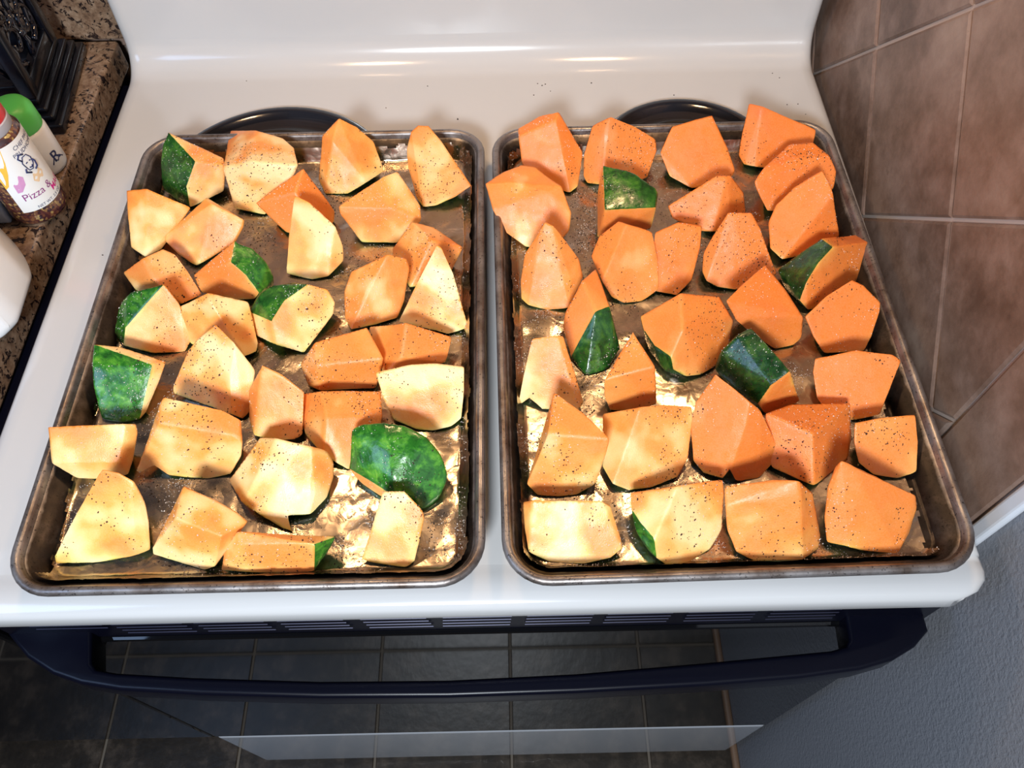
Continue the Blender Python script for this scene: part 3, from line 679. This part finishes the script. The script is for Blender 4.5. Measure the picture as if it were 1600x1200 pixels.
def build_chunk(row, idx):
    parts = (row + '|').split('|')
    cid, ft, rt, label, vs, fs, rs = parts[:7]
    tri = [tuple(float(q.rstrip('!')) for q in v.split()) for v in vs.split(',')]; fixed = [v.endswith('!') for v in vs.split(',')]
    px = [(a, b) for a, b, c in tri]; h = [c for a, b, c in tri]
    faces = [[ord(c) - 97 for c in f] for f in fs.split()]; rfaces = [[ord(c) - 97 for c in f] for f in rs.split()]
    P = solve_heights(px, h, faces, fixed); n = len(P)
    cen = sum(P, Vector()) / n
    rset = {i for i in range(n) if h[i] <= 9} | {i for f in rfaces for i in f}
    pts = list(P); kinds = ['r' if i in rset else 'f' for i in range(n)]
    # swelling of the rind faces in view
    for f in rfaces:
        c = sum((P[i] for i in f), Vector()) / len(f); nr = Vector()
        for k in range(len(f)): nr += (P[f[k]] - c).cross(P[f[(k + 1) % len(f)]] - c)
        nr.normalize()
        if nr.dot(CAMP - c) < 0: nr = -nr
        size = max((P[i] - c).length for i in f); bul = min(.06 * size, .0024) if cid != 'L27' else .011
        pts.append(c + nr * bul); kinds.append('r')
        for i in f:
            for t in (.45, .75):
                q = c.lerp(P[i], t) + nr * bul * (1 - t * t); pts.append(q); kinds.append('r')
    # hidden underside: rounded rind resting on the foil
    hull2 = bpy_hull2d([Vector(p) for p in px])
    bc = Vector((cen.x, cen.y, ZF))
    def inside(q):
        v = CAMR.transposed() @ (q - CAMP); s = Vector((800 + FPX * v.x / -v.z, 600 - FPX * v.y / -v.z))
        return all((hull2[(k + 1) % len(hull2)] - hull2[k]).cross(s - hull2[k]) > 1.5 for k in range(len(hull2)))
    pcx, pcy = (-.1478, -.0007) if cid[0] == 'L' else (.1904, .0007)
    def beyond(x, y, lvl): return abs(x - pcx) > .1425 + .010 * lvl or abs(y - pcy) > .206 + .010 * lvl
    for i in range(n):
        hh = P[i].z - ZF
        for frac, lvl in ((.10, .42), (.22, .12), (.42, 0.0)):
            z = ZF + hh * lvl * (1 if hh > .008 else 0)
            if hh <= .009: z = ZF + (.0008 if frac == .10 else 0)
            f = frac
            while lvl < .5 and f < .9 and beyond(P[i].x + (bc.x - P[i].x) * f, P[i].y + (bc.y - P[i].y) * f, lvl): f += .05
            q = None
            while f < .95:
                q = Vector((P[i].x + (bc.x - P[i].x) * f, P[i].y + (bc.y - P[i].y) * f, z))
                if inside(q): break
                f += .06
            if f < .95 or lvl == 0: pts.append(q); kinds.append('b' if lvl < .4 else 's')
    ex = [Vector((bc.x, bc.y, ZF - .0004))]
    pts += ex; kinds.append('b')
    bm = bmesh.new(); kl = bm.verts.layers.int.new('k')
    vv = [bm.verts.new(p) for p in pts]
    for i, v in enumerate(vv): v[kl] = i + 1
    bmesh.ops.convex_hull(bm, input=vv)
    bmesh.ops.delete(bm, geom=[v for v in bm.verts if not v.link_faces], context='VERTS')
    bmesh.ops.recalc_face_normals(bm, faces=bm.faces[:])
    fsets = [set(f) for f in faces]; rsets = [set(f) for f in rfaces]
    for f in bm.faces:
        ids = [v[kl] - 1 for v in f.verts]
        s = {i for i in ids if i < n}
        if s and len(s) == len(ids) and any(s <= q for q in fsets): f.material_index = 0
        elif all(kinds[i] in 'rb' for i in ids): f.material_index = 1
        elif any(i >= n and kinds[i] == 's' for i in ids) and all(kinds[i] in 'rbs' for i in ids): f.material_index = 1
        else: f.material_index = 0
    bm.verts.index_update(); bm.faces.index_update(); hv = [v.co.copy() for v in bm.verts]
    rf = [[v.index for v in f.verts] for f in bm.faces if f.material_index == 1]
    rbvh = BVHTree.FromPolygons(hv, rf) if rf else None
    if cid in NOTCH: bm = carve(bm, NOTCH[cid], P)
    for it in range(6):
        le = [e for e in bm.edges if e.calc_length() > .0033]
        if not le: break
        bmesh.ops.subdivide_edges(bm, edges=le, cuts=1 if it else 2, use_grid_fill=True)
        bmesh.ops.triangulate(bm, faces=[f for f in bm.faces if len(f.verts) > 3])
    # soften knife edges, more so over the rind
    rv = [v for v in bm.verts if all(f.material_index == 1 for f in v.link_faces)]
    for _ in range(5): bmesh.ops.smooth_vert(bm, verts=rv, factor=.5, use_axis_x=True, use_axis_y=True, use_axis_z=True)
    bmesh.ops.smooth_vert(bm, verts=bm.verts[:], factor=.5, use_axis_x=True, use_axis_y=True, use_axis_z=True)
    for v in bm.verts:      # slight unevenness of a hand cut
        q = v.co * 38 + Vector((idx * 7, 0, 0)); v.co += v.normal * (.0006 * noise.noise(q) + .0002 * noise.noise(q * 5))
        if v.co.z < ZF: v.co.z = ZF
    base = Vector((bc.x, bc.y, ZF))
    root = empty('squash_chunk', base); tag(root, label, 'squash chunk', 'squash chunks in the %s tray' % ('left' if cid[0] == 'L' else 'right'))
    bm.verts.ensure_lookup_table(); bm.verts.index_update()
    VV = [v.co.copy() for v in bm.verts]; TR = [[v.index for v in f.verts] for f in bm.faces]; MI = [f.material_index for f in bm.faces]
    for mi, nm in ((0, 'flesh'), (1, 'rind')):
        fs_ = [t for t, m_ in zip(TR, MI) if m_ == mi]
        if not fs_: continue
        used = sorted({i for t in fs_ for i in t}); mp = {v: k for k, v in enumerate(used)}
        me = mesh(nm, [VV[i] - base for i in used], [[mp[i] for i in t] for t in fs_])
        if mi == 0:
            a = me.attributes.new('rind_dist', 'FLOAT', 'POINT')
            vals = []
            for i in used:
                dd = rbvh.find_nearest(VV[i])[3] if rbvh else .03
                vals.append(dd)
            a.data.foreach_set('value', vals)
        o = link(nm, me, M['flesh' if mi == 0 else 'rind'], root, True)
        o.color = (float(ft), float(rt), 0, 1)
    CHUNKS.append((VV, TR, cid))
    bm.free()
def bpy_hull2d(p):
    p = sorted([(v.x, v.y) for v in p]); lo, up = [], []
    def cr(o, a, b): return (a[0] - o[0]) * (b[1] - o[1]) - (a[1] - o[1]) * (b[0] - o[0])
    for q in p:
        while len(lo) > 1 and cr(lo[-2], lo[-1], q) <= 0: lo.pop()
        lo.append(q)
    for q in p[::-1]:
        while len(up) > 1 and cr(up[-2], up[-1], q) <= 0: up.pop()
        up.append(q)
    return [Vector(q) for q in lo[:-1] + up[:-1]]
for k, row in enumerate([r for r in SQ.strip().split('\n') if r]): build_chunk(row, k)
# ------------------------------------------------------------------ pepper and salt, strewn over chunks and foil
def scatter(side, foil):
    V, T = [], []
    for vv, tr, cid in CHUNKS:
        if cid[0] != side: continue
        o = len(V); V += vv; T += [[a + o for a in t] for t in tr]
    nch = len(T)
    mw = Matrix.Translation(foil.location) @ Matrix.Rotation(foil.rotation_euler.z, 4, 'Z')
    o = len(V); V += [mw @ v.co for v in foil.data.vertices]; T += [[a + o for a in p.vertices] for p in foil.data.polygons]
    bvh = BVHTree.FromPolygons(V, T)
    cx, cy = foil.location.x, foil.location.y
    for what, n, mat, s0, s1 in (('pepper_flakes', 4400, M['pepper'], .00030, .00080), ('salt_grains', 6500, M['salt'], .00026, .00052)):
        vs, fs = [], []; got = 0; tries = 0
        while got < n and tries < n * 6:
            tries += 1
            x = cx + random.uniform(-.150, .150); y = cy + random.uniform(-.212, .212)
            dn = noise.noise(Vector((x * 22, y * 22, 5.1 if what[0] == 'p' else 9.3))) + .55 * noise.noise(Vector((x * 70, y * 70, 2)))
            if random.random() > .16 + 1.9 * dn: continue
            hit, nr, fi, _ = bvh.ray_cast(Vector((x, y, .2)), Vector((0, 0, -1)))
            if hit is None: continue
            if fi < nch and random.random() < (.25 if what[0] == 'p' else .45): continue
            if nr.z < 0: nr = -nr
            if nr.z < .25: continue
            s = random.uniform(s0, s1) * (1.5 if random.random() < .06 else 1)
            t = nr.orthogonal().normalized(); b = nr.cross(t); a0 = random.uniform(0, 6.28)
            e = random.uniform(.55, 1); k = len(vs); c = hit + nr * s * .25
            for q in range(4):
                a = a0 + q * PI / 2 + random.uniform(-.4, .4)
                vs.append(c + t * math.cos(a) * s * random.uniform(.7, 1.2) + b * math.sin(a) * s * e)
            hgt = (.45 if what[0] == 'p' else .8)
            vs.append(c + nr * s * hgt); vs.append(c - nr * s * .3)
            for q in range(4):
                fs.append((k + q, k + (q + 1) % 4, k + 4)); fs.append((k + (q + 1) % 4, k + q, k + 5))
            got += 1
        ob = link(what, mesh(what, vs, fs), mat)
        tag(ob, '%s sprinkled over the %s tray' % ('coarse black pepper' if what[0] == 'p' else 'fine white salt', 'left' if side == 'L' else 'right'),
            'pepper' if what[0] == 'p' else 'salt', kind='stuff')
scatter('L', FOILS[0]); scatter('R', FOILS[1])
# stray flakes on the white cooktop
vs, fs = [], []
for (x, y) in [(924, 129), (847, 133), (852, 131), (860, 142), (834, 148), (1053, 148), (1207, 114), (1218, 121), (1247, 162), (1230, 163), (1259, 178), (385, 126), (668, 134), (603, 168), (715, 185), (368, 184), (1150, 190), (715, 186), (160, 398), (565, 929), (840, 130), (1065, 107)]:
    c = at(x, y, -.0012); s = random.uniform(.0006, .0011); k = len(vs)
    for q in range(5): a = q * 1.2566 + random.uniform(-.3, .3); vs.append(c + Vector((math.cos(a) * s, math.sin(a) * s * .7, -.0006)))
    vs.append(c + Vector((0, 0, .0004))); fs += [(k + q, k + (q + 1) % 5, k + 5) for q in range(5)]
tag(link('pepper_flakes', mesh('pepper_flakes', vs, fs), M['pepper']), 'stray pepper specks on the white cooktop behind the trays', 'pepper', kind='stuff')

# ------------------------------------------------------------------ things on the counter
def text_mesh(txt, size, font_bold=False):
    c = bpy.data.curves.new('txt', 'FONT'); c.body = txt; c.size = size; c.offset = .00012 if font_bold else 0
    c.align_x = 'LEFT'; o = bpy.data.objects.new('txt', c); COL.objects.link(o)
    dg = bpy.context.evaluated_depsgraph_get(); me = bpy.data.meshes.new_from_object(o.evaluated_get(dg))
    bpy.data.objects.remove(o); bpy.data.curves.remove(c)
    bm = bmesh.new(); bm.from_mesh(me)
    for _ in range(3):
        le = [e for e in bm.edges if e.calc_length() > .0022]
        if le: bmesh.ops.subdivide_edges(bm, edges=le, cuts=1)
    bmesh.ops.triangulate(bm, faces=bm.faces[:]); bm.to_mesh(me); bm.free()
    return me
def wrap(me, r, u0, v0, rot=0):
    for v in me.vertices:
        x, y = v.co.x, v.co.y
        x, y = x * math.cos(rot) - y * math.sin(rot), x * math.sin(rot) + y * math.cos(rot)
        a = (u0 + x) / r; v.co = (r * math.cos(a), r * math.sin(a), v0 + y)
def patch(r, a0, a1, z0, z1, n=24):
    V, F = [], []
    for k in range(n + 1):
        a = math.radians(a0 + (a1 - a0) * k / n)
        V += [(r * math.cos(a), r * math.sin(a), z0), (r * math.cos(a), r * math.sin(a), z1)]
    for k in range(n): F.append((2 * k, 2 * k + 2, 2 * k + 3, 2 * k + 1))
    return mesh('patch', V, F)
def blob(r, pts):      # flat printed shape given in (degrees, z)
    c = (sum(p[0] for p in pts) / len(pts), sum(p[1] for p in pts) / len(pts)); V = []; F = []
    for p in [c] + pts: a = math.radians(p[0]); V.append((r * math.cos(a), r * math.sin(a), p[1]))
    for k in range(len(pts)): F.append((0, k + 1, (k + 1) % len(pts) + 1))
    return mesh('blob', V, F)
JR = .0268
jar = empty('seasoning_jar', (-.4185, .169, 0)); tag(jar, 'clear spice jar with red cap and white label, standing by the stove edge', 'spice jar')
bmobj('body', lathe_bm([(0, .0002), (JR - .004, .0), (JR - .001, .0012), (JR, .004), (JR, .012), (JR - .0006, .016), (JR - .0006, .086), (JR - .003, .092), (.020, .095), (0, .095)], 56), M['spice'], jar, True)
bmobj('collar', lathe_bm([(0, .0935), (.0225, .0935), (.0232, .095), (.0232, .1025), (.022, .1035), (0, .1035)], 48), M['grey'], jar, sharp=.8)
bmobj('cap', lathe_bm([(0, .1032), (.0222, .1032), (.0228, .1045), (.0226, .124), (.021, .1262), (0, .1265)], 48), M['red'], jar, sharp=.8)
lb = link('label', patch(JR + .00015, -86, 75, .0175, .0885, 40), M['paper'], jar, True)
def prt(name, me, m):
    o = link(name, me, M[m], lb); return o
r1 = JR + .0003
def tx(txt, size, deg, z, m, bold=False, rot=0):
    me = text_mesh(txt, size, bold); wrap(me, r1, math.radians(deg) * r1, z, rot); prt('lettering', me, m)
tx('CHEF PAUL', .0056, -32, .080, 'ink', False, -.0)
tx("PRUDHOMME'S", .0056, -40, .0738, 'ink', False)
tx('Pizza &', .0108, -70, .0305, 'purple')
tx('MAGIC', .0088, -10, .0245, 'magenta', True)
tx('NET WT. 2.5 OZ.', .0042, -55, .0190, 'ink')
prt('print_shape', blob(r1, [(-86, .088), (-52, .088), (-58, .074), (-66, .062), (-78, .050), (-86, .047)]), 'yellow')
prt('print_shape', blob(r1, [(-70, .050), (-52, .058), (-46, .055), (-50, .047), (-62, .041), (-71, .041)]), 'pink')
prt('print_shape', blob(r1, [(-28, .052), (-10, .053), (-4, .048), (-10, .043), (-26, .042), (-33, .046)]), 'tan')
bm = bmesh.new()
def sk(pts, wd=.0005):
    P_ = []
    for a, z in pts: a = math.radians(a); P_.append((r1 * math.cos(a), r1 * math.sin(a), z))
    tube_into(bm, P_, wd, 5)
sk([(-30, .060), (-33, .066), (-27, .071), (-17, .071), (-11, .066), (-13, .060), (-20, .056), (-28, .057), (-30, .060)])
sk([(-31, .068), (-36, .072), (-30, .075), (-22, .073)], .0008); sk([(-27, .064), (-23, .0645)], .0005); sk([(-18, .0645), (-15, .064)], .0005); sk([(-25, .059), (-20, .058), (-17, .0595)], .0006); sk([(-12, .064), (-7, .060), (-9, .055), (-16, .054)], .0009); sk([(-33, .060), (-36, .057), (-27, .054)], .0009)
bmobj('line_drawing', bm, M['ink'], lb, True)

gj = empty('herb_bottle', (-.428, .2255, 0)); tag(gj, 'small white bottle with a rounded green cap, behind the red-capped jar', 'bottle')
GR = .0208
bmobj('body', lathe_bm([(0, 0), (GR - .003, 0), (GR - .0008, .0015), (GR, .005), (GR, .045), (GR - .002, .050), (0, .050)], 48), M['white'], gj, True)
bmobj('cap', lathe_bm([(0, .0492), (GR - .0012, .0492), (GR - .0006, .052), (GR - .0012, .068), (GR - .004, .0735), (GR - .009, .076), (0, .077)], 48), M['green'], gj, sharp=.9)
me = text_mesh('R', .017, True); wrap(me, GR + .0003, math.radians(-32) * GR, .013, .12); link('lettering', me, M['ink'], gj)
bm = bmesh.new()
P_ = []
for a, z in [(-38, .012), (-30, .017), (-20, .013), (-8, .0165), (4, .012)]: a = math.radians(a); P_.append(((GR + .0002) * math.cos(a), (GR + .0002) * math.sin(a), z))
tube_into(bm, P_, .0006, 6); bmobj('scribble', bm, M['ink'], gj, True)

wc = [(-.389, .024), (-.3925, .078), (-.410, .104), (-.445, .139), (-.53, .142), (-.565, .09), (-.565, .03), (-.545, .0), (-.41, .0), (-.398, .006)]
tag(bmobj('ceramic_dish', prism_bm(wc, 0, .062, .011, 5, .86), M['ceramic'], sharp=1.0), 'white smooth ceramic dish cut off by the left edge, nearest on the counter', 'dish')
tag(bmobj('plastic_box', prism_bm([(-.436, .1445), (-.520, .1445), (-.520, .185), (-.449, .185)], 0, .040, .004, 3, .96), M['bluep'], sharp=1.0), 'blue grey plastic box between the white dish and the red-capped jar', 'box')

# black openwork stand with stepped base
st = empty('openwork_stand', (-.4215, .272, 0), math.radians(6)); tag(st, 'tall black ornate openwork stand with scrollwork sides on a stepped base', 'stand')
def ssb(name, lo, hi, bev=.002): return bmobj(name, box_bm(lo, hi, bev, 3), M['iron'], st, sharp=.9)
for k, (i_, z0, z1) in enumerate(((0, 0, .012), (.006, .012, .019), (.011, .019, .025), (.017, .025, .032))):
    ssb('base_step', (-.16 + i_, i_, z0), (-i_, .142 - i_, z1), .0025)
bx0, bx1, by0, by1, bz0, bz1 = -.136, -.024, .024, .118, .032, .24
for x in (bx0, bx1):
    for y in (by0, by1): ssb('corner_post', (x - .007, y - .007, bz0), (x + .007, y + .007, bz1), .0015)
for z in (bz0, bz1 - .016):
    for x in (bx0, bx1): ssb('rail', (x - .0055, by0 + .007, z), (x + .0055, by1 - .007, z + .016), .0015)
    for y in (by0, by1): ssb('rail', (bx0 + .007, y - .0055, z), (bx1 - .007, y + .0055, z + .016), .0015)
ssb('top_plate', (bx0 - .012, by0 - .012, bz1), (bx1 + .012, by1 + .012, bz1 + .010), .003)
def scroll(a0, turns, r0, r1_, c, flip=1, n=26):
    return [(c[0] + flip * (r0 + (r1_ - r0) * k / n) * math.cos(a0 + turns * 2 * PI * k / n), c[1] + (r0 + (r1_ - r0) * k / n) * math.sin(a0 + turns * 2 * PI * k / n)) for k in range(n + 1)]
def panel(origin, ux, width, height, name='scroll_panel'):
    bm = bmesh.new(); hw = width / 2
    def add(pts, r): tube_into(bm, [Vector(origin) + ux * p[0] + Vector((0, 0, p[1])) for p in pts], r, 8)
    for k in range(4):
        zc = .026 + k * .046
        for s in (-1, 1):
            add(scroll(-.5 * PI, 1.3, .021, .004, (s * .019, zc), s), [.0030 - .0012 * q / 26 for q in range(27)])
            add(scroll(.5 * PI, -1.2, .013, .003, (s * .017, zc + .023), -s), .0024)
            add([(s * (hw - .002), zc - .018), (s * (hw - .012), zc - .004), (s * (hw - .004), zc + .012), (s * (hw - .012), zc + .024)], .0026)
        add([(0, zc - .024), (.006, zc - .012), (0, zc), (-.006, zc + .012), (0, zc + .024)], .0034)
        bmesh.ops.create_icosphere(bm, subdivisions=2, radius=.0052, matrix=Matrix.Translation(Vector(origin) + Vector((0, 0, zc)) + ux.cross(Vector((0, 0, 1))) * .001))
    bmobj(name, bm, M['scroll'], st, True)
panel((bx1, (by0 + by1) / 2, bz0 + .014), Vector((0, 1, 0)), by1 - by0 - .014, .18)
panel(((bx0 + bx1) / 2, by0, bz0 + .014), Vector((1, 0, 0)), bx1 - bx0 - .014, .18)

# range hood above the stove, out of the picture, with its two lamps
hd = empty('range_hood', (0, .25, .66)); tag(hd, 'black range hood above the stove with two warm lamps', 'range hood')
bmobj('housing', box_bm((-.38, -.20, .012), (.38, .19, .40), .006), M['hood'], hd)
for hx in (-.20, .21):
    bmobj('lamp_lens', lathe_bm([(0, -.001), (.030, -.001), (.034, .004), (.034, .011), (0, .011)], 32, hx, -.09), M['bulb'], hd, True)
